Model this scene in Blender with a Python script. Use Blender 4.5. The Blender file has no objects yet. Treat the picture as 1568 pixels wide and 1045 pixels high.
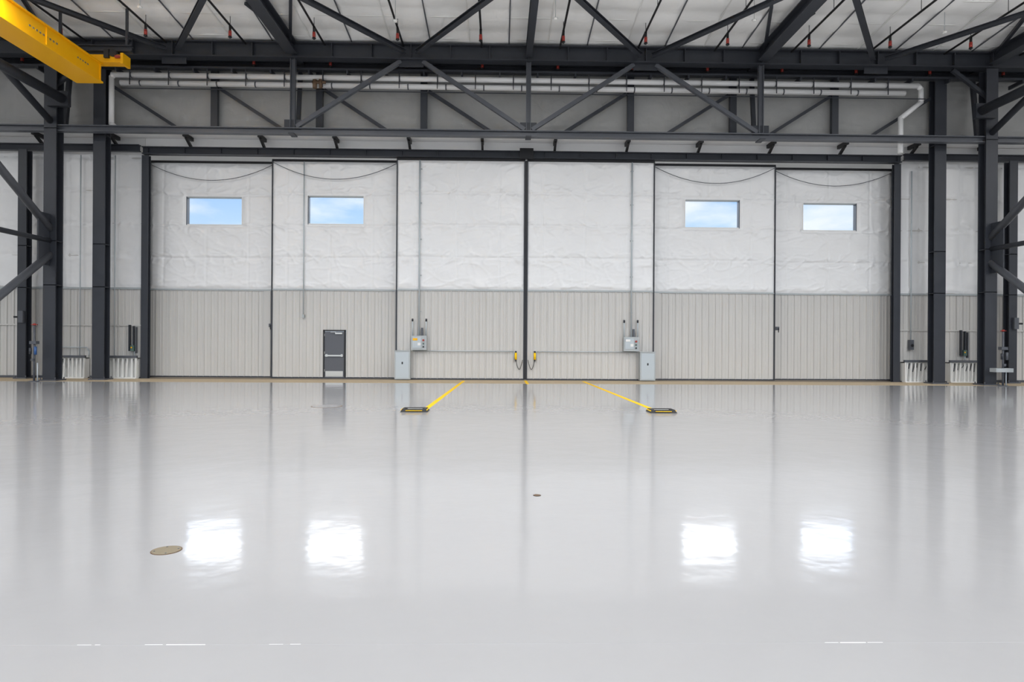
import bpy, math, random
from mathutils import Vector, Matrix, noise
random.seed(3)
X0 = 1.17            # centre line of the hangar door (m)
CAM_Z = 1.74

# ------------------------------------------------------------------ materials
def mat(name, col, rough=0.5, metal=0.0, spec=0.5, bump=None, var=0.0, coat=0.0, vscale=1.7):
    m = bpy.data.materials.new(name); m.use_nodes = True
    nt = m.node_tree; b = nt.nodes["Principled BSDF"]
    b.inputs["Base Color"].default_value = (*col, 1)
    b.inputs["Roughness"].default_value = rough
    b.inputs["Metallic"].default_value = metal
    b.inputs["Specular IOR Level"].default_value = spec
    if coat: 
        b.inputs["Coat Weight"].default_value = coat
    geo = nt.nodes.new("ShaderNodeNewGeometry")
    if var:
        n = nt.nodes.new("ShaderNodeTexNoise"); n.inputs["Scale"].default_value = vscale
        n.inputs["Detail"].default_value = 5
        nt.links.new(geo.outputs["Position"], n.inputs["Vector"])
        mx = nt.nodes.new("ShaderNodeMix"); mx.data_type = 'RGBA'
        mx.inputs["A"].default_value = (*[c*(1-var) for c in col], 1)
        mx.inputs["B"].default_value = (*[min(1, c*(1+var)) for c in col], 1)
        nt.links.new(n.outputs["Fac"], mx.inputs["Factor"])
        nt.links.new(mx.outputs["Result"], b.inputs["Base Color"])
    if bump:
        n = nt.nodes.new("ShaderNodeTexNoise"); n.inputs["Scale"].default_value = bump[0]
        n.inputs["Detail"].default_value = 6; n.inputs["Distortion"].default_value = 0.8
        nt.links.new(geo.outputs["Position"], n.inputs["Vector"])
        bp = nt.nodes.new("ShaderNodeBump"); bp.inputs["Strength"].default_value = bump[1]
        bp.inputs["Distance"].default_value = bump[2]
        nt.links.new(n.outputs["Fac"], bp.inputs["Height"])
        nt.links.new(bp.outputs["Normal"], b.inputs["Normal"])
    return m

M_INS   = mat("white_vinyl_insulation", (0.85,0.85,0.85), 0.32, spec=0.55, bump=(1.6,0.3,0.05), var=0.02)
M_INS_SHADE  = mat("shade_toned_insulation", (0.40,0.40,0.39), 0.5, spec=0.3, bump=(2.2,0.6,0.05), var=0.08)  # insulation with the shade under the roof girder put into its colour
M_CEIL  = mat("ceiling_insulation", (0.95,0.95,0.94), 0.55, spec=0.3, bump=(1.5,0.4,0.06), var=0.03)
M_SOFF  = mat("soffit_white", (0.95,0.95,0.95), 0.5)
M_LINER = mat("metal_liner", (0.60,0.585,0.56), 0.42, spec=0.4, var=0.04, vscale=0.5)
M_STEEL = mat("painted_dark_steel", (0.036,0.040,0.050), 0.42, spec=0.4, var=0.12)
M_STEELL= mat("painted_grey_steel", (0.095,0.102,0.118), 0.4, spec=0.45, var=0.1)
M_BLACK = mat("black_rubber", (0.012,0.012,0.014), 0.5)
M_GALV  = mat("galvanised", (0.50,0.55,0.58), 0.35, metal=0.1)
M_GREY  = mat("grey_enamel", (0.42,0.45,0.46), 0.4)
M_PIPE  = mat("white_pipe", (0.88,0.88,0.88), 0.4)
M_YEL   = mat("crane_yellow", (1.0,0.50,0.002), 0.4, spec=0.3)
M_LINE  = mat("yellow_floor_paint", (1.0,0.62,0.01), 0.6, spec=0.15)
M_RED   = mat("red_fitting", (0.35,0.03,0.02), 0.4)
M_BLUE  = mat("blue_fitting", (0.03,0.10,0.28), 0.4)
M_GREEN = mat("green_box", (0.07,0.13,0.11), 0.5)
M_WHITE = mat("white_paint", (0.82,0.82,0.80), 0.45)
M_APRON = mat("bare_concrete", (0.52,0.42,0.29), 0.75, spec=0.15, bump=(20,0.2,0.01), var=0.1)
M_TAN   = mat("drain_cover_tan", (0.23,0.195,0.135), 0.5, spec=0.25, var=0.15)
M_BRONZE= mat("bronze", (0.16,0.10,0.06), 0.5, metal=0.3)
M_DOOR  = mat("personnel_door_paint", (0.10,0.105,0.12), 0.4)
M_CHROME= mat("brushed_steel", (0.65,0.64,0.60), 0.3, metal=0.7)
M_JOINT = mat("floor_joint_sealant", (0.41,0.41,0.415), 0.2)
M_GLINT    = mat("joint_glint_white", (0.95,0.95,0.95), 0.25)  # painted glints where the floor joint catches the light

def floor_mat():
    m = bpy.data.materials.new("glossy_epoxy_floor"); m.use_nodes = True
    nt = m.node_tree; b = nt.nodes["Principled BSDF"]
    geo = nt.nodes.new("ShaderNodeNewGeometry")
    n = nt.nodes.new("ShaderNodeTexNoise"); n.inputs["Scale"].default_value = 0.35; n.inputs["Detail"].default_value = 4
    nt.links.new(geo.outputs["Position"], n.inputs["Vector"])
    mx = nt.nodes.new("ShaderNodeMix"); mx.data_type = 'RGBA'
    mx.inputs["A"].default_value = (0.405,0.405,0.414,1); mx.inputs["B"].default_value = (0.44,0.44,0.447,1)
    nt.links.new(n.outputs["Fac"], mx.inputs["Factor"])
    nt.links.new(mx.outputs["Result"], b.inputs["Base Color"])
    b.inputs["Roughness"].default_value = 0.105
    b.inputs["IOR"].default_value = 1.6
    n2 = nt.nodes.new("ShaderNodeTexNoise"); n2.inputs["Scale"].default_value = 2.0; n2.inputs["Detail"].default_value = 3
    nt.links.new(geo.outputs["Position"], n2.inputs["Vector"])
    bp = nt.nodes.new("ShaderNodeBump"); bp.inputs["Strength"].default_value = 0.4; bp.inputs["Distance"].default_value = 0.01
    nt.links.new(n2.outputs["Fac"], bp.inputs["Height"]); nt.links.new(bp.outputs["Normal"], b.inputs["Normal"])
    return m
M_FLOOR = floor_mat()

def glass_mat():
    m = bpy.data.materials.new("window_glass"); m.use_nodes = True
    nt = m.node_tree; nt.nodes.clear()
    o = nt.nodes.new("ShaderNodeOutputMaterial"); t = nt.nodes.new("ShaderNodeBsdfTransparent")
    g = nt.nodes.new("ShaderNodeBsdfGlossy"); g.inputs["Roughness"].default_value = 0.25
    t.inputs["Color"].default_value = (0.96,0.98,1,1)
    x = nt.nodes.new("ShaderNodeMixShader"); x.inputs[0].default_value = 0.03
    nt.links.new(t.outputs[0], x.inputs[1]); nt.links.new(g.outputs[0], x.inputs[2]); nt.links.new(x.outputs[0], o.inputs[0])
    return m
M_GLASS = glass_mat()

# ------------------------------------------------------------------ mesh builder
class B:
    def __init__(s, name): s.n=name; s.v=[]; s.f=[]; s.m=[]; s.sm=[]; s.mats=[]
    def mi(s, m):
        if m not in s.mats: s.mats.append(m)
        return s.mats.index(m)
    def face(s, idx, m, smooth=False):
        s.f.append(idx); s.m.append(s.mi(m)); s.sm.append(smooth)
    def ob(s, c, a, b, d, m):
        k=len(s.v); c=Vector(c)
        for sx in (-1,1):
            for sy in (-1,1):
                for sz in (-1,1): s.v.append(c+a*sx+b*sy+d*sz)
        for q in ((0,1,3,2),(4,6,7,5),(0,4,5,1),(2,3,7,6),(0,2,6,4),(1,5,7,3)):
            s.face([k+i for i in q], m)
    def box(s,x0,x1,y0,y1,z0,z1,m):
        s.ob(((x0+x1)/2,(y0+y1)/2,(z0+z1)/2),Vector(((x1-x0)/2,0,0)),Vector((0,(y1-y0)/2,0)),Vector((0,0,(z1-z0)/2)),m)
    def frame(s,p1,p2,up):
        p1=Vector(p1);p2=Vector(p2);d=p2-p1;L=d.length;d.normalize();up=Vector(up)
        if abs(d.dot(up))>0.98: up=Vector((0,1,0))
        r=d.cross(up).normalized(); u=r.cross(d).normalized()
        return (p1+p2)/2,d,L/2,r,u
    def bar(s,p1,p2,w,h,m,up=(0,0,1)):
        c,d,l,r,u=s.frame(p1,p2,up); s.ob(c,d*l,r*w/2,u*h/2,m)
    def ib(s,p1,p2,w,h,m,tf=0.04,tw=0.03,up=(0,0,1)):
        c,d,l,r,u=s.frame(p1,p2,up)
        s.ob(c+u*(h/2-tf/2),d*l,r*w/2,u*tf/2,m); s.ob(c-u*(h/2-tf/2),d*l,r*w/2,u*tf/2,m)
        s.ob(c,d*l,r*tw/2,u*(h/2-tf),m)
    def cyl(s,p1,p2,r,m,n=12,r2=None):
        c,d,l,a,u=s.frame(p1,p2,(0,0,1)); r2=r if r2 is None else r2; k=len(s.v)
        for e,rr in ((-1,r),(1,r2)):
            for i in range(n):
                t=2*math.pi*i/n; s.v.append(c+d*l*e+(a*math.cos(t)+u*math.sin(t))*rr)
        for i in range(n):
            j=(i+1)%n; s.face([k+i,k+j,k+n+j,k+n+i],m,True)
        s.face([k+i for i in range(n)][::-1],m); s.face([k+n+i for i in range(n)],m)
    def tube(s,pts,r,m,n=10):
        for a,b in zip(pts[:-1],pts[1:]):
            a=Vector(a);b=Vector(b);d=(b-a).normalized()*r*0.35
            s.cyl(a-d,b+d,r,m,n)
    def grid(s,us,vs,fn,m,skip=None,smooth=True):
        k=len(s.v); nv=len(vs)
        for u in us:
            for v in vs: s.v.append(Vector(fn(u,v)))
        for i in range(len(us)-1):
            for j in range(nv-1):
                if skip and skip((us[i]+us[i+1])/2,(vs[j]+vs[j+1])/2): continue
                s.face([k+i*nv+j,k+(i+1)*nv+j,k+(i+1)*nv+j+1,k+i*nv+j+1],m,smooth)
    def done(s,parent=None,bevel=0):
        me=bpy.data.meshes.new(s.n); me.from_pydata([tuple(v) for v in s.v],[],s.f)
        for m in s.mats: me.materials.append(m)
        me.polygons.foreach_set("material_index",s.m); me.polygons.foreach_set("use_smooth",s.sm)
        me.update(); o=bpy.data.objects.new(s.n,me); bpy.context.collection.objects.link(o)
        if parent: o.parent=parent
        if bevel:
            md=o.modifiers.new("bevel",'BEVEL'); md.width=bevel; md.segments=2; md.limit_method='ANGLE'
        return o
def empty(name):
    e=bpy.data.objects.new(name,None); bpy.context.collection.objects.link(e); return e
def lin(a,b,step,extra=()):
    n=max(1,round((b-a)/step)); L=[a+(b-a)*i/n for i in range(n+1)]
    L=[x for x in L if all(abs(x-e)>step*0.3 for e in extra)]+[e for e in extra if a<e<b]
    return sorted(L)

def wrinkle(x,z,seed):
    wx=0.5*noise.noise(Vector((x*0.5,z*0.5,seed)))
    a=noise.noise(Vector((x*0.75+seed+wx,z*1.3+x*0.35,seed*1.3)))
    b=noise.noise(Vector((x*1.1-z*0.8+seed,z*1.6+x*0.6,seed)))
    d=noise.noise(Vector((x*1.0+seed*2,z*2.6-x*0.5+wx,seed+4)))
    c=noise.noise(Vector((x*2.6,z*3.4,seed+9)))
    r1=max(0,1-abs(a)*7)**2; r2=max(0,1-abs(b)*8)**2; r3=max(0,1-abs(d)*6)**2
    t=((z-4.0)/1.43)%1.0; t=min(t,1-t)*1.43
    seam=-0.05*math.exp(-(t/0.05)**2)
    near=0.22+0.78*math.exp(-(t/0.30)**2)
    tx=(x/1.9)%1.0; tx=min(tx,1-tx)*1.9
    return near*(0.046*r1+0.040*r2+0.040*r3)+0.013*c*near+0.035*a+seam-0.024*math.exp(-(tx/0.03)**2)

def liner(b,x0,x1,y,z0,z1,m,skip=None):
    P=0.305; pts=[]
    x=x0
    while x<x1-0.001:
        for dx,dd in ((0.0,0),(0.11,0),(0.125,0.012),(0.14,0.012),(0.155,0),(0.245,0),(0.258,0.042),(0.288,0.042)):
            if x+dx<x1: pts.append((x+dx,dd))
        x+=P
    pts.append((x1,0))
    def spans(xm):
        if skip and skip[0]<xm<skip[1]: return [(skip[2],z1)]
        return [(z0,z1)]
    for (xa,da),(xb,db) in zip(pts[:-1],pts[1:]):
        for za,zb in spans((xa+xb)/2):
            i=len(b.v)
            b.v+= [Vector((xa,y-da,za)),Vector((xb,y-db,za)),Vector((xb,y-db,zb)),Vector((xa,y-da,zb))]
            b.face([i,i+1,i+2,i+3],m)

# ------------------------------------------------------------------ shell
XL,XR=-32.0,34.0; YB=-12.0
b=B("floor"); b.box(XL,XR,YB,26.6,-0.2,0,M_FLOOR); b.done()
b=B("trim_concrete_apron"); b.box(XL,XR,26.6,30.7,-0.2,0.0,M_APRON)
for y in (28.95,29.4,29.85): b.box(-15.9,18.2,y-0.03,y+0.03,0.0,0.012,M_STEEL)
b.done()

def ceil_z(y): return 14.0+(28.5-y)*0.075
b=B("ceiling")
def cz(x,y):
    t=(y/1.55)%1; tx=((x-X0)/3.25)%1
    s=-0.09*math.sin(math.pi*t)**0.7-0.05*math.sin(math.pi*tx)**0.6+0.03*noise.noise(Vector((x*0.8,y*1.2,4)))
    return (x,y,ceil_z(y)+0.12+s)
b.grid(lin(XL,XR,0.22),lin(YB,28.6,0.18),cz,M_CEIL)
b.box(XL,XR,YB,28.6,17.3,17.5,M_CEIL)
b.done()

WB=10.62   # underside of the high wall
b=B("wall_upper")
b.grid(lin(XL,XR,0.10),lin(WB,14.2,0.10),lambda x,z:(x,28.42-wrinkle(x,z,5.0)*0.8,z),M_INS_SHADE)
b.box(XL,XR,28.5,28.6,WB,14.4,M_INS_SHADE)
b.done()
b=B("soffit_panel")
b.box(XL+.1,XR-.1,28.61,30.58,WB+0.01,WB+0.1,M_SOFF)
b.box(-15.69,18.01,29.22,29.26,9.9,WB,M_SOFF)  # upright white panel added to catch lamp light as a bright strip
for k in range(20):
    xx=X0-0.35+3.2*(k-9.5); b.bar((xx,28.3,WB-0.08),(xx,29.1,WB-0.08),0.12,0.16,M_BLACK); b.bar((xx,28.5,WB-0.15),(xx,29.1,WB-0.5),0.1,0.1,M_BLACK)
b.done()
b=B("wall_door_backing"); b.box(XL,XR,30.6,30.7,9.5,WB+0.1,M_SOFF); b.done()

for nm,xa,xb in (("wall_back_left",XL,-15.70),("wall_back_right",18.02,XR)):
    b=B(nm)
    b.grid(lin(xa,xb,0.07),lin(3.95,WB,0.08),lambda x,z:(x,29.2-wrinkle(x,z,2.0),z),M_INS)
    liner(b,xa,xb,29.2,0.0,3.95,M_LINER)
    b.box(xa,xb,29.24,29.34,0,WB,M_LINER)
    b.box(xa,xb,29.13,29.19,3.92,4.0,M_GREY)
    b.box(xa,xb,29.12,29.19,0,0.1,M_STEELL)
    b.box(xa,xb,29.14,29.19,2.30,2.36,M_LINER)
    b.done()
for nm,x in (("wall_left",XL),("wall_right",XR)):
    b=B(nm); b.box(x-0.1,x+0.1,YB,30.6,4,17.2,M_INS); b.box(x-0.12,x+0.12,YB,30.6,0,4,M_LINER); b.done()

# ------------------------------------------------------------------ sliding door leaves
TOP=9.75; LT=4.0
def leaf(xa,xb,y,seed,win=None,pdoor=None,strip=None):
    b=B("hangar_door_leaf")
    ex=[]; ez=[]
    if win: ex=[win[0],win[1]]; ez=[win[2],win[3]]
    sk=(lambda x,z: win[0]<x<win[1] and win[2]<z<win[3]) if win else None
    def fn(x,z):
        d=wrinkle(x,z,seed)
        e=min(x-xa,xb-x,TOP-z,z-LT); e=max(0,min(1,e/0.15)); 
        if win:
            dx=max(win[0]-x,0,x-win[1]); dz=max(win[2]-z,0,z-win[3]); e*=max(0,min(1,math.hypot(dx,dz)/0.15))
        return (x,y-0.02-d*e-0.05*e,z)
    b.grid(lin(xa+0.05,xb-0.05,0.045,ex),lin(LT,TOP,0.045,ez),fn,M_INS,sk)
    pd=pdoor
    liner(b,xa+0.05,xb-0.05,y-0.02,0.06,LT-0.03,M_LINER,(pd[0],pd[1],pd[2]) if pd else None)
    def core(x0,x1,z0,z1): b.box(x0,x1,y+0.06,y+0.18,z0,z1,M_LINER)
    if win:
        core(xa,win[0],LT,TOP); core(win[1],xb,LT,TOP); core(win[0],win[1],LT,win[2]); core(win[0],win[1],win[3],TOP)
    else: core(xa,xb,LT,TOP)
    if pd: core(xa,pd[0],0.05,LT); core(pd[1],xb,0.05,LT); core(pd[0],pd[1],pd[2],LT)
    else: core(xa,xb,0.05,LT)
    for x0,x1 in ((xa,xa+0.045),(xb-0.045,xb)): b.box(x0,x1,y-0.09,y+0.18,0.03,TOP,M_STEEL)
    b.box(xa,xb,y-0.06,y+0.18,TOP-0.02,TOP+0.08,M_BLACK)
    b.box(xa,xb,y-0.06,y+0.18,0.015,0.07,M_STEEL)
    b.box(xa+0.05,xb-0.05,y-0.07,y-0.01,LT-0.05,LT+0.02,M_GREY)
    if strip: b.box(strip[0],strip[1],y-0.075,y-0.02,0.07,LT-0.05,M_LINER); b.box(strip[0]-0.01,strip[0],y-0.08,y-0.02,0.07,LT-0.05,M_GREY)
    b.done()
leaf(X0-5.74,X0-0.04,29.05,11.0)
leaf(X0+0.04,X0+5.74,29.05,17.0)
wL2=(-8.58,-6.10,6.94,8.19); wL3=(-14.19,-11.70,6.94,8.19)
wR2=(8.40,10.88,6.94,8.19); wR3=(14.01,16.50,6.94,8.19)
PD=(-7.88,-6.88,2.19)
leaf(X0-11.37,X0-5.60,29.5,23.0,wL2,PD)
leaf(X0+5.60,X0+11.37,29.5,31.0,wR2,strip=(X0+5.80,X0+6.08))
leaf(X0-17.02,X0-11.25,29.95,41.0,wL3,strip=(X0-11.86,X0-11.56))
leaf(X0+11.25,X0+17.02,29.95,53.0,wR3)
for i,(w,y) in enumerate(((wL3,29.95),(wL2,29.5),(wR2,29.5),(wR3,29.95)),1):
    b=B("window_%d"%i); t=0.018
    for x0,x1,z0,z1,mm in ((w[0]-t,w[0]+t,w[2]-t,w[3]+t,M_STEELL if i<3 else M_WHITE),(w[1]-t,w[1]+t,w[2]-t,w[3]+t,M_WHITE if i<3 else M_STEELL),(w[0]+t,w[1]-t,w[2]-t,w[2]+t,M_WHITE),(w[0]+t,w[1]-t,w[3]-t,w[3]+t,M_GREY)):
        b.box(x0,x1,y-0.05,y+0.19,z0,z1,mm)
    b.box(w[0]+t,w[1]-t,y+0.10,y+0.11,w[2]+t,w[3]-t,M_GLASS)
    b.done()
b=B("door_1"); x0,x1,zt=PD; y=29.45
b.box(x0,x0+0.06,y-0.03,y+0.07,0.07,zt,M_BLACK); b.box(x1-0.06,x1,y-0.03,y+0.07,0.07,zt,M_BLACK); b.box(x0,x1,y-0.03,y+0.07,zt-0.06,zt,M_BLACK)
b.box(x0+0.07,x1-0.07,y-0.005,y+0.05,0.08,zt-0.07,M_DOOR)
b.box(x0+0.11,x1-0.11,y-0.012,y,0.10,0.34,M_CHROME)
b.box(x0+0.10,x1-0.10,y-0.09,y-0.04,1.0,1.07,M_CHROME); b.box(x0+0.12,x0+0.2,y-0.05,y,0.98,1.1,M_CHROME); b.box(x1-0.2,x1-0.12,y-0.05,y,0.98,1.1,M_CHROME)
b.box(x1-0.45,x1-0.14,y-0.08,y,zt-0.19,zt-0.12,M_CHROME); b.bar((x1-0.42,y-0.06,zt-0.1),(x1-0.65,y-0.1,zt-0.1),0.02,0.02,M_CHROME)
for z in (0.3,1.1,1.9): b.cyl((x0+0.065,y-0.02,z),(x0+0.065,y-0.02,z+0.12),0.012,M_CHROME)
b.done()
b=B("door_head_track")
b.ib((-15.65,28.95,10.00),(17.97,28.95,10.00),0.24,0.32,M_STEEL)
b.box(-15.65,17.97,29.12,29.2,9.85,10.12,M_BLACK)
b.ib((XL+0.2,28.8,10.05),(-15.7,28.8,10.05),0.2,0.3,M_STEEL); b.ib((18.02,28.8,10.05),(XR-0.2,28.8,10.05),0.2,0.3,M_STEEL)
b.box(X0-0.3,X0+0.3,28.75,28.84,9.8,10.25,M_BLACK)
for i in range(22):
    xx=-15.4+i*1.58; b.box(xx,xx+0.02,28.84,28.94,9.87,10.13,M_STEEL)
b.done()
for s,xa,xb in ((-1,X0-16.87,X0-16.57),(1,X0+16.52,X0+16.82)):
    b=B("door_jamb"); xm=(xa+xb)/2
    b.ib((xm,29.04,0),(xm,29.04,9.8),0.30,0.2,M_STEEL,up=(0,1,0),tf=0.03)
    xo=X0+s*17.05; b.box(min(xo,xo+s*0.2),max(xo,xo+s*0.2),29.36,30.5,0,9.8,M_BLACK); b.done()

b=B("door_centre_seal"); b.box(X0-0.035,X0+0.035,28.93,29.2,0.03,9.75,M_BLACK); b.done()
for s in (-1,1):
    b=B("door_pull_handle"); x=X0+s*0.42
    b.cyl((x,28.86,0.92),(x,28.86,1.22),0.05,M_LINE); b.box(x-0.035,x+0.035,28.84,28.96,1.22,1.3,M_BLACK); b.box(x-0.03,x+0.03,28.86,28.98,0.84,0.92,M_BLACK)
    pts=[(x-s*0.3*t,28.9,0.9-0.42*math.sin(math.pi*t)) for t in [i/8 for i in range(9)]]
    b.tube(pts,0.014,M_BLACK,6); b.done()
for s in (-1,1):
    b=B("door_control_box"); x=X0+s*4.68
    b.box(x-0.34,x+0.34,28.70,28.92,1.32,1.95,M_GREY); b.box(x-0.28,x+0.1,28.68,28.71,1.42,1.88,M_GALV)
    b.box(x-0.26,x-0.06,28.665,28.69,1.74,1.84,M_YEL if s<0 else M_WHITE); b.box(x-0.05,x+0.08,28.665,28.69,1.52,1.64,M_WHITE)
    b.cyl((x+0.2,28.64,1.75),(x+0.2,28.72,1.75),0.045,M_RED); b.cyl((x+0.2,28.65,1.6),(x+0.2,28.72,1.6),0.035,M_GREEN)
    b.cyl((x+0.2,28.65,1.46),(x+0.2,28.72,1.46),0.035,M_BLACK)
    for dx in (-0.3,0.3): b.cyl((x+dx,28.86,1.95),(x+dx,28.86,2.7),0.03,M_GALV); b.cyl((x+dx,28.86,2.58),(x+dx,28.86,2.7),0.042,M_STEEL)
    b.box(x+0.08,x+0.16,28.82,28.92,1.95,2.3,M_STEELL)
    b.cyl((x+0.02*s,28.89,1.95),(x+0.02*s,28.89,9.7),0.036,M_GALV)
    for z in (3,4.6,6.2,7.8,9.3): b.box(x-0.05,x+0.08,28.89,28.93,z,z+0.04,M_GREY)
    b.done()
    b=B("drive_motor_cabinet"); x=X0+s*5.38
    b.box(x-0.34,x+0.34,28.60,28.92,0.03,1.27,M_GREY); b.box(x-0.29,x+0.29,28.585,28.61,0.08,1.22,M_GALV); b.box(x-0.36,x+0.36,28.58,28.92,1.27,1.30,M_GREY)
    b.box(x-0.03,x+0.03,28.57,28.59,0.7,0.8,M_BLACK); b.done(bevel=0.008)
    b=B("door_conduit"); xa=X0+s*5.0; xb=X0+s*0.5
    b.cyl((xa,28.93,1.28),(xb,28.93,1.28),0.022,M_GALV); b.cyl((xb,28.93,1.28),(xb,28.93,0.9),0.02,M_GALV); b.done()
b=B("door_conduit"); b.cyl((-8.74,29.34,2.85),(-8.74,29.34,9.7),0.025,M_GALV); b.box(-8.79,-8.69,29.30,29.42,2.72,2.87,M_GREY); b.done()
for x,y in ((X0-11.5,29.82),(X0+11.47,29.38)):
    b=B("door_latch"); b.box(x-0.09,x+0.05,y-0.06,y+0.04,2.3,2.46,M_STEELL); b.cyl((x,y-0.09,2.2),(x,y-0.09,2.4),0.02,M_BLACK); b.done()
for xa,xb,y,sg in ((X0-17.0,X0-11.4,29.72,0.75),(X0-11.3,X0-5.75,29.27,0.75),(X0+5.75,X0+11.3,29.27,0.75),(X0+11.4,X0+17.0,29.72,0.7)):
    b=B("festoon_cable"); pts=[]
    for i in range(25):
        t=i/24; pts.append((xa+(xb-xa)*t,y,9.66-sg*4*t*(1-t)))
    b.tube(pts,0.015,M_STEELL,6); b.done()

# ------------------------------------------------------------------ columns
def column(x,y,h,w,d,mtl=M_STEEL):
    b=B("steel_column")
    b.ib((x,y,0.05),(x,y,h),w,d,mtl,up=(0,1,0),tf=0.05,tw=0.04)
    b.box(x-w/2-0.1,x+w/2+0.1,y-d/2-0.1,y+d/2+0.1,0,0.05,M_STEELL)
    for z in (3.9,5.7,10.3): 
        if z<h: b.box(x-w/2,x+w/2,y-d/2,y+d/2,z,z+0.03,mtl)
    for sx in (-1,1):
        for sy in (-1,1): b.cyl((x+sx*(w/2+0.04),y+sy*(d/2+0.04),0.05),(x+sx*(w/2+0.04),y+sy*(d/2+0.04),0.13),0.025,M_STEELL,8)
    b.done()
for s in (-1,1):
    cx=X0+(19.45 if s>0 else -19.5)
    column(cx,27.2,13.3,0.50,0.46)
    column(cx,19.5,13.3,0.50,0.46)
    column(X0+(17.83 if s>0 else -18.02),28.0,13.2,0.50,0.42)
    column(X0+(21.55 if s>0 else -21.65),28.6,9.85,0.36,0.36)
    column(X0+s*26.5,28.6,9.85,0.40,0.4)
    b=B("column_bracing"); x=cx
    b.cyl((x,27.0,5.15),(x,21.0,0.95),0.15,M_STEELL,16); b.cyl((x,27.0,6.2),(x,21.0,10.2),0.15,M_STEELL,16)
    b.cyl((x,27.0,5.72),(x,19.7,5.72),0.10,M_STEEL,14)
    b.box(x-0.03,x+0.03,26.3,26.95,4.7,6.8,M_STEEL)
    b.cyl((x-s*0.6,26.9,11.45),(x-s*0.6,19.5,11.45),0.19,M_STEEL,16); b.box(min(x,x-s*0.85),max(x,x-s*0.85),26.75,26.95,11.15,11.75,M_STEEL)
    b.cyl((x,27.0,10.6),(x,21.0,13.2),0.13,M_STEEL,14)
    b.done()
    b=B("insulated_downpipe"); x=X0+(20.75 if s>0 else -20.75); b.cyl((x,28.75,0.0),(x,28.75,9.85),0.12,M_CHROME,14); 
    for z in (1,3,5,7,9): b.cyl((x,28.75,z),(x,28.75,z+0.05),0.135,M_STEELL,14)
    b.done()

# ------------------------------------------------------------------ trusses
b=B("transverse_roof_truss"); Y=27.2
b.ib((XL+.2,Y,13.68),(XR-.2,Y,13.68),0.45,0.66,M_STEEL,tf=0.05)
b.ib((XL+.2,Y,10.36),(XR-.2,Y,10.36),0.30,0.26,M_STEELL,tf=0.04,up=(0,0,1))
for k in (-1,0,1):
    x=X0+9.75*k
    b.ib((x,Y,10.5),(x,Y,13.35),0.2,0.2,M_STEELL,tf=0.025,tw=0.03,up=(1,0,0))
    b.box(x-0.35,x+0.35,Y-0.02,Y+0.02,10.42,10.85,M_STEEL); b.box(x-0.12,x+0.12,Y-0.25,Y+0.25,10.2,10.24,M_STEEL)
for xa,xb in ((-9.6,-5.3),(-0.15,-4.4),(0.15,4.4),(9.6,5.3)):
    b.bar((X0+xa,Y,10.55),(X0+xb,Y,13.33),0.16,0.17,M_STEELL,up=(0,1,0))
for k in (-3,-1,1,3): b.box(X0+4.875*k-0.5,X0+4.875*k+0.5,Y-0.02,Y+0.02,13.1,13.4,M_STEEL)
for s in (-1,1):
    b.bar((X0+s*19.5,Y,12.1),(X0+s*17.9,Y,13.3),0.14,0.14,M_STEEL,up=(0,1,0))
for k in range(-12,13):
    b.box(X0+3.25*k/2-0.015,X0+3.25*k/2+0.015,Y-0.2,Y+0.2,13.40,13.96,M_STEEL)
b.done()

b=B("wind_truss"); Y=28.12
b.ib((XL+.2,Y,13.42),(XR-.2,Y,13.42),0.26,0.34,M_STEEL); b.bar((XL+.2,Y,10.62),(XR-.2,Y,10.62),0.2,0.12,M_STEEL)
for k in (-4,-3,-2,-1,1,2,3,4):
    x=X0+4.45*k; s=1 if k<0 else -1
    if abs(k)<4: b.bar((x,Y,10.6),(x,Y,13.3),0.28,0.2,M_STEEL,up=(0,1,0))
    b.bar((x+s*0.2,Y,12.45),(x+s*3.1,Y,10.6),0.13,0.13,M_STEEL,up=(0,1,0))
for i in range(-18,19):
    x=X0+1.6*i+0.4; b.bar((x,27.5,13.0),(x,28.3,13.0),0.07,0.16,M_STEEL)
b.bar((XL+.2,27.55,13.1),(XR-.2,27.55,13.1),0.08,0.08,M_STEEL)
b.done()

for k in (-2,-1,0,1,2):
    x=X0+9.75*k; b=B("roof_girder")
    for ya,yb in ((27.45,28.25),(YB,26.95)):
        w=0.46 if k else 0.26
        b.ib((x,ya,13.72),(x,yb,13.72),w,0.5,M_STEEL,tf=0.04)
    if k:
        s=1 if k>0 else -1
        for y in (25.6,21,16.5,12,7.5,3,-1.5):
            b.bar((x,y+1.2,13.9),(x-s*0.9,y-1.6,ceil_z(y)+0.0),0.12,0.12,M_STEEL)
            b.bar((x,y+0.6,13.9),(x+s*0.9,y-1.2,ceil_z(y)+0.0),0.10,0.10,M_STEEL)
    b.bar((x-0.0,28.2,13.2),(x,27.9,10.75),0.16,0.16,M_STEEL) if k else None
    b.done()
b=B("roof_bracing")
for k in range(-3,4,2):
    xm=X0+4.875*k
    for s in (-1,1):
        b.ib((xm+s*0.25,26.95,13.62),(xm+s*4.75,20.6,13.62),0.2,0.16,M_STEEL,tf=0.02)
        b.ib((xm+s*0.25,14.2,13.62),(xm+s*4.75,20.3,13.62),0.2,0.16,M_STEEL,tf=0.02)
b.ib((XL+.2,20.45,13.66),(XR-.2,20.45,13.66),0.3,0.4,M_STEEL)
b.done()
b=B("roof_purlins")
for i in range(1,24):
    y=28.4-i*1.55; z=ceil_z(y)+0.03
    b.bar((XL,y,z),(XR,y,z),0.05,0.05,M_WHITE)
for i in range(-18,20):
    x=X0+1.625*i+0.8; ya,yb=YB,28.3
    b.bar((x,ya,ceil_z(ya)-0.02),(x,yb,ceil_z(yb)-0.02),0.045,0.04,M_STEELL if i%2 else M_WHITE)
b.done()
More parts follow.
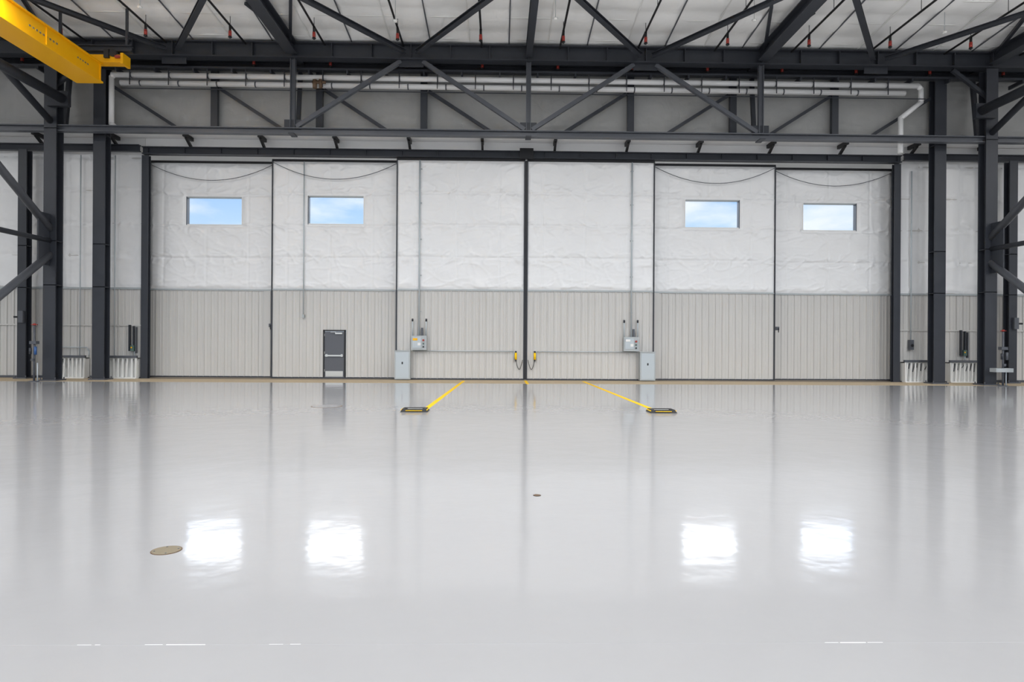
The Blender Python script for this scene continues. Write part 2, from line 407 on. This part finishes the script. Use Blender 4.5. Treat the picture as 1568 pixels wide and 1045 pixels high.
for i in range(-9,11):
    x=-0.78+3.22*i
    b=B("sprinkler_branch_pipe")
    b.cyl((x,YB,13.86),(x,26.95,13.86),0.042,M_BLACK,8); b.cyl((x,27.45,13.8),(x,28.3,13.8),0.042,M_BLACK,8)
    for y,zt in ((25.4,13.86),(18,13.86),(10,13.86),(27.85,13.8)):
        b.cyl((x,y,zt),(x,y,zt-0.45),0.05,M_BLACK,8); b.cyl((x,y,zt-0.22),(x,y,zt-0.42),0.062,M_RED,8); b.cyl((x,y,zt-0.45),(x,y,zt-0.50),0.08,M_BLACK,8,0.03)
        b.cyl((x,y,zt),(x,y,ceil_z(y)-0.02),0.012,M_BLACK,6)
    for y in (23.5,21.5,14,6): b.cyl((x,y,13.86),(x,y,ceil_z(y)-0.02),0.012,M_BLACK,6)
    b.done()
for i,(x,y) in enumerate(((-12.9,23.6),(2.0,23.9),(9.3,23.8),(-3.9,24.2),(16.8,24.4))):
    b=B("ceiling_heat_detector"); b.cyl((x,y,ceil_z(y)+0.1),(x,y,ceil_z(y)-0.75),0.012,M_GREY,6); b.cyl((x,y,ceil_z(y)-0.75),(x,y,ceil_z(y)-0.82),0.09,M_WHITE,12,0.06); b.done()

b=B("white_service_pipe")
for dz,dy,xa,xb in ((12.80,27.68,X0-17.45,X0+16.75),(12.48,27.72,X0-17.1,X0+16.2)):
    b.cyl((xa,dy,dz),(xb,dy,dz),0.11,M_PIPE,14)
    n=int((xb-xa)/1.6)
    for i in range(n):
        x=xa+0.8+i*1.6; b.cyl((x,dy,dz),(x+0.05,dy,dz),0.125,M_STEELL,12)
        if dz>12.7: b.bar((x+0.02,dy-0.14,dz-0.45),(x+0.02,dy-0.14,dz+0.25),0.03,0.03,M_STEEL)
xe=X0-17.45; b.tube([(xe+0.1,27.68,12.80),(xe,27.68,12.70),(xe,27.68,10.75),(xe+0.15,27.72,10.6)],0.105,M_PIPE,12)
xe=X0+16.75; b.tube([(xe,27.68,12.80),(xe+0.12,27.68,12.66),(xe+0.12,27.68,12.1),(xe-0.75,27.68,11.4),(xe-0.75,27.68,9.95)],0.105,M_PIPE,12)
b.done()
b=B("cable_tray"); b.bar((XL+.2,27.75,13.12),(XR-.2,27.75,13.12),0.16,0.06,M_STEEL); b.bar((X0-17,27.56,12.2),(X0+17,27.56,12.2),0.03,0.03,M_STEEL); b.done()
b=B("pipe_valve"); b.cyl((-7.75,27.42,12.25),(-7.75,27.42,12.6),0.09,M_BRONZE); b.cyl((-7.85,27.42,12.5),(-7.3,27.42,12.5),0.06,M_BRONZE); b.cyl((-7.5,27.36,12.6),(-7.5,27.42,12.25),0.07,M_BRONZE); b.done()

# ------------------------------------------------------------------ bridge crane girder
e=empty("bridge_crane")
b=B("box_girder"); b.box(-15.95,-15.1,9.0,25.0,11.45,12.1,M_YEL); b.box(-16.02,-15.03,9.0,25.02,11.40,11.46,M_YEL); b.box(-16.02,-15.03,9.0,25.02,12.1,12.15,M_YEL)
for i in range(9): b.box(-15.1,-15.09,21.2+i*0.16,21.28+i*0.16,11.74,11.80,M_TAN)
for i in range(5): b.box(-15.1,-15.09,23.6+i*0.14,23.67+i*0.14,11.76,11.81,M_TAN)
for y in (24.9,22,19,16): b.box(-15.12,-15.06,y-0.02,y+0.02,11.46,12.1,M_YEL)
b.done(e)
b=B("end_carriage"); b.box(-16.9,-14.25,24.9,25.3,12.16,12.45,M_YEL); b.box(-14.3,-14.2,24.85,25.35,12.1,12.5,M_YEL); 
b.cyl((-14.6,24.85,12.5),(-14.6,25.35,12.5),0.14,M_BLACK); b.cyl((-16.5,24.85,12.5),(-16.5,25.35,12.5),0.14,M_BLACK); b.box(-14.9,-14.72,24.8,24.95,12.3,12.62,M_BLACK); b.box(-14.5,-14.3,24.82,24.9,12.3,12.4,M_RED); b.done(e)
b=B("hanger_rods")
b.ib((-16.9,25.1,12.75),(-14.0,25.1,12.75),0.2,0.24,M_STEEL)
for x in (-16.7,-14.2): b.bar((x,25.1,12.8),(x,25.1,ceil_z(25.1)+0.1),0.08,0.08,M_STEEL)
b.done(e)

# ------------------------------------------------------------------ wall-foot items
def rack(xa,xb,seed):
    b=B("wall_foot_hose_rack"); r=random.Random(seed)
    b.box(xa,xb,28.98,29.1,0.05,0.9,M_WHITE); b.box(xa-0.03,xb+0.03,28.72,28.82,0.90,1.0,M_STEELL); b.box(xa,xb,28.8,29.1,0.86,0.9,M_WHITE)
    n=7
    for i in range(n):
        x=xa+0.08+(xb-xa-0.16)*i/(n-1); dx=(r.random()-0.3)*0.18
        b.bar((x+dx,28.85,0.88),(x,28.9,0.45+r.random()*0.25),0.03,0.03,M_STEELL)
        b.bar((x+0.06,28.8,0.88),(x+0.02+dx*0.4,28.82,0.04),0.07,0.03,M_WHITE)
    b.box(xa,xb,28.7,28.98,0,0.05,M_WHITE); b.box(xa,xa+0.05,28.74,28.98,0.05,0.9,M_WHITE); b.box(xb-0.05,xb,28.74,28.98,0.05,0.9,M_WHITE)
    b.done()
rack(-17.1,-15.78,1); rack(-19.2,-18.0,2); rack(18.1,19.35,3); rack(20.15,21.4,4)
def panelset(x,seed):
    b=B("wall_disconnect_switch")
    b.box(x-0.10,x+0.05,28.95,29.12,1.2,1.45,M_GREEN); b.box(x-0.2,x-0.15,28.97,29.1,1.2,2.35,M_STEEL); b.box(x-0.02,x+0.02,28.97,29.1,1.45,2.3,M_STEEL)
    b.box(x+0.1,x+0.13,28.97,29.1,1.1,2.25,M_STEELL); b.cyl((x-0.05,28.93,1.35),(x-0.05,28.96,1.35),0.03,M_YEL,10); b.cyl((x+0.02,29.05,1.2),(x+0.02,29.05,0.98),0.02,M_GALV,8)
    b.done()
panelset(-16.05,1); panelset(21.0,2)
b=B("wall_disconnect_switch"); b.box(18.45,18.63,28.95,29.12,1.45,1.9,M_STEELL); b.cyl((18.54,29.05,1.9),(18.54,29.05,9.5),0.03,M_GALV,8); b.cyl((18.54,28.9,1.65),(18.54,28.96,1.65),0.06,M_BLACK,10); b.done()
b=B("wall_conduit")
for x in (-16.9,-18.4): b.cyl((x,29.05,1.0),(x,29.05,9.8),0.022,M_GALV,8)
b.tube([(-19.4,29.05,1.35),(-18.1,29.05,1.35),(-18.0,29.05,1.2),(-18.0,29.05,0.95)],0.022,M_GALV,8)
b.done()

for s,x in ((-1,X0-19.75),(1,X0+19.6)):
    b=B("compressed_air_service_post"); y=26.5
    b.cyl((x,y,0.0),(x,y,2.3),0.04,M_STEELL,10); b.cyl((x,y,0),(x,y,0.03),0.18,M_STEELL,16)
    b.box(x-0.13,x+0.13,y-0.1,y+0.1,1.5,1.62,M_STEELL); b.cyl((x,y,2.25),(x,y,2.33),0.05,M_RED,12); b.cyl((x-0.13,y,2.28),(x+0.13,y,2.28),0.014,M_RED,8)
    b.cyl((x+0.1,y-0.08,1.08),(x+0.1,y-0.08,1.4),0.05,M_BLUE if s<0 else M_STEELL,12); b.cyl((x-0.1,y-0.08,1.1),(x-0.1,y-0.08,1.35),0.05,M_STEEL,12)
    b.box(x-0.06,x+0.04,y-0.12,y-0.02,0.82,0.92,M_STEELL)
    if s>0: b.box(x-0.42,x+0.3,y-0.18,y+0.18,0.58,0.74,M_GREY)
    b.cyl((x+0.13,y,0.0),(x+0.13,y,0.75),0.025,M_GALV,8)
    b.done()
for s in (-1,1):
    b=B("column_junction_box"); x=X0+s*21.6; b.box(x-0.1,x+0.1,28.28,28.4,2.4,2.9,M_STEELL); b.box(x-0.3,x-0.1,28.3,28.38,2.6,2.68,M_BLACK) if s<0 else b.box(x+0.1,x+0.3,28.3,28.38,2.6,2.68,M_BLACK); b.done()

# ------------------------------------------------------------------ floor details
def line(name,p,q,w,m,h=0.003):
    b=B(name); b.bar((*p,h/2),(*q,h/2),w,h,m); b.done()
line("floor_line",(X0-2.68,28.3),(X0-3.02,16.4),0.13,M_LINE)
line("floor_line",(X0+2.50,28.3),(X0+2.80,16.4),0.13,M_LINE)
line("floor_line",(X0,28.6),(X0,26.4),0.12,M_LINE)
for x in (X0-3.22,X0+2.86):
    b=B("floor_anchor_tray"); y=16.1; k=len(b.v)
    def ring(hx,hy,z): return [Vector((x+sx*hx,y+sy*hy,z)) for sx,sy in ((-1,-1),(1,-1),(1,1),(-1,1))]
    R=[ring(0.33,0.26,0),ring(0.29,0.2,0.075),ring(0.24,0.15,0.075),ring(0.22,0.13,0.03)]
    for r in R: b.v+=r
    for a in range(3):
        for i in range(4):
            j=(i+1)%4; b.face([k+a*4+i,k+a*4+j,k+a*4+4+j,k+a*4+4+i],M_BLACK)
    b.face([k+12,k+13,k+14,k+15],M_TAN)
    for sx in (-1,1): b.bar((x+sx*0.31,y-0.22,0.05),(x+sx*0.31,y+0.2,0.05),0.02,0.02,M_LINE)
    b.bar((x-0.2,y-0.245,0.04),(x+0.2,y-0.245,0.04),0.012,0.012,M_LINE); b.bar((x-0.18,y,0.05),(x+0.18,y,0.05),0.03,0.03,M_WHITE)
    b.done()
def disc(name,x,y,r,m,rim):
    b=B(name); b.cyl((x,y,0),(x,y,0.003),r,rim,48); b.cyl((x,y,0.003),(x,y,0.005),r*0.93,m,48)
    for a in range(4): b.cyl((x+r*0.75*math.cos(a*1.57+.4),y+r*0.75*math.sin(a*1.57+.4),0.005),(x+r*0.75*math.cos(a*1.57+.4),y+r*0.75*math.sin(a*1.57+.4),0.008),r*0.06,M_STEELL,10)
    b.done()
disc("floor_access_cover",-2.72,5.42,0.118,M_TAN,M_BRONZE)
disc("floor_cleanout_cap",0.44,7.35,0.045,M_BRONZE,M_BLACK)
disc("floor_manhole_cover",-4.5,17.2,0.40,M_JOINT,M_BRONZE)
b=B("trim_floor_joints")
b.bar((XL,3.75,0.0004),(XR,3.75,0.0004),0.004,0.0008,M_JOINT)
for xa,xb,w in ((-2.38,-2.30,.003),(-2.28,-2.25,.004),(-2.0,-1.90,.003),(-1.88,-1.66,.005),(1.90,1.98,.003),(1.99,2.14,.007),(2.15,2.24,.004),(-1.3,-1.22,.002),(-1.18,-1.12,.003)): b.bar((xa,3.75,0.0008),(xb,3.75,0.0008),w,0.001,M_GLINT)
b.done()

# ------------------------------------------------------------------ lamps (assumed high bays out of view, plus added upward ceiling fill)
for yy in (-6,3,11.5,19.0):
    for k in range(-3,4):
        x=X0+9.0*k
        if abs(x+15.5)<1.4: x+=2
        b=B("assumed_high_bay_lamp"); z=12.3
        b.cyl((x,yy,z),(x,yy,z+0.12),0.62,M_STEELL,24,0.5); b.cyl((x,yy,z+0.12),(x,yy,z+0.3),0.3,M_STEELL,20,0.2); b.cyl((x,yy,z+0.3),(x,yy,ceil_z(yy)+0.1),0.015,M_GREY,6)
        o=b.done()
        L=bpy.data.lights.new("assumed_led_array",'AREA'); L.shape='DISK'; L.size=1.2; L.energy=245; L.color=(1,0.99,0.975)
        lo=bpy.data.objects.new("assumed_led_array",L); lo.location=(x,yy,z-0.02); bpy.context.collection.objects.link(lo); lo.parent=o
        L=bpy.data.lights.new("ceiling_fill",'AREA'); L.shape='DISK'; L.size=0.9; L.energy=210 if yy>15 else 30; L.color=(1,0.99,0.975)  # fill light added to brighten the ceiling, strongest near the door wall
        lo=bpy.data.objects.new("ceiling_fill",L); lo.location=(x,yy,z+0.35); lo.rotation_euler=(math.pi,0,0); bpy.context.collection.objects.link(lo); lo.parent=o

# ------------------------------------------------------------------ sky
w=bpy.data.worlds.new("sky"); bpy.context.scene.world=w; w.use_nodes=True; nt=w.node_tree
bg=nt.nodes["Background"]; tc=nt.nodes.new("ShaderNodeTexCoord"); sp=nt.nodes.new("ShaderNodeSeparateXYZ")
nt.links.new(tc.outputs["Generated"],sp.inputs[0])
cr=nt.nodes.new("ShaderNodeValToRGB"); el=cr.color_ramp.elements
el[0].position=0.0; el[0].color=(0.35,0.35,0.33,1); el[1].position=0.02; el[1].color=(0.60,0.76,0.95,1)
e0=el.new(0.16); e0.color=(0.52,0.72,0.96,1)
e1=el.new(0.235); e1.color=(0.30,0.55,0.94,1)
e2=el.new(0.28); e2.color=(1,1,1,1)
e3=el.new(0.6); e3.color=(0.85,0.9,1,1)
nt.links.new(sp.outputs["Z"],cr.inputs[0])
n=nt.nodes.new("ShaderNodeTexNoise"); n.inputs["Scale"].default_value=9; n.inputs["Detail"].default_value=8
mp=nt.nodes.new("ShaderNodeMapping"); mp.inputs["Scale"].default_value=(1,1,3.0); mp.inputs["Location"].default_value=(0.3,0.1,0.0)
nt.links.new(tc.outputs["Generated"],mp.inputs[0]); nt.links.new(mp.outputs[0],n.inputs["Vector"])
c2=nt.nodes.new("ShaderNodeValToRGB"); c2.color_ramp.elements[0].position=0.43; c2.color_ramp.elements[1].position=0.68
nt.links.new(n.outputs["Fac"],c2.inputs[0])
mx=nt.nodes.new("ShaderNodeMix"); mx.data_type='RGBA'; mx.inputs["B"].default_value=(0.9,0.94,1,1)
nt.links.new(c2.outputs["Color"],mx.inputs["Factor"]); nt.links.new(cr.outputs["Color"],mx.inputs["A"])
nt.links.new(mx.outputs["Result"],bg.inputs["Color"])
c3=nt.nodes.new("ShaderNodeValToRGB"); q=c3.color_ramp.elements
q[0].position=0.228; q[0].color=(0.175,0.175,0.175,1); q[1].position=0.268; q[1].color=(1,1,1,1)  # sky brightened above the visible part to whiten window reflections on the floor
a=q.new(0.42); a.color=(1,1,1,1); a=q.new(0.55); a.color=(0.2,0.2,0.2,1)
nt.links.new(sp.outputs["Z"],c3.inputs[0])
ml=nt.nodes.new("ShaderNodeMath"); ml.operation='MULTIPLY'; ml.inputs[1].default_value=6.2
nt.links.new(c3.outputs["Color"],ml.inputs[0]); nt.links.new(ml.outputs[0],bg.inputs["Strength"])

# ------------------------------------------------------------------ camera
cam=bpy.data.cameras.new("camera"); cam.sensor_width=36; cam.lens=22.96; cam.clip_end=300
co=bpy.data.objects.new("camera",cam); bpy.context.collection.objects.link(co)
co.matrix_world=Matrix.Translation((0,0,CAM_Z))@Matrix.Rotation(-math.atan(0.02),4,'Z')@Matrix.Rotation(math.pi/2,4,'X')@Matrix.Rotation(0.0061,4,'Z')
bpy.context.scene.camera=co
vs=bpy.context.scene.view_settings; vs.view_transform='Standard'; vs.look='None'; vs.exposure=0.0
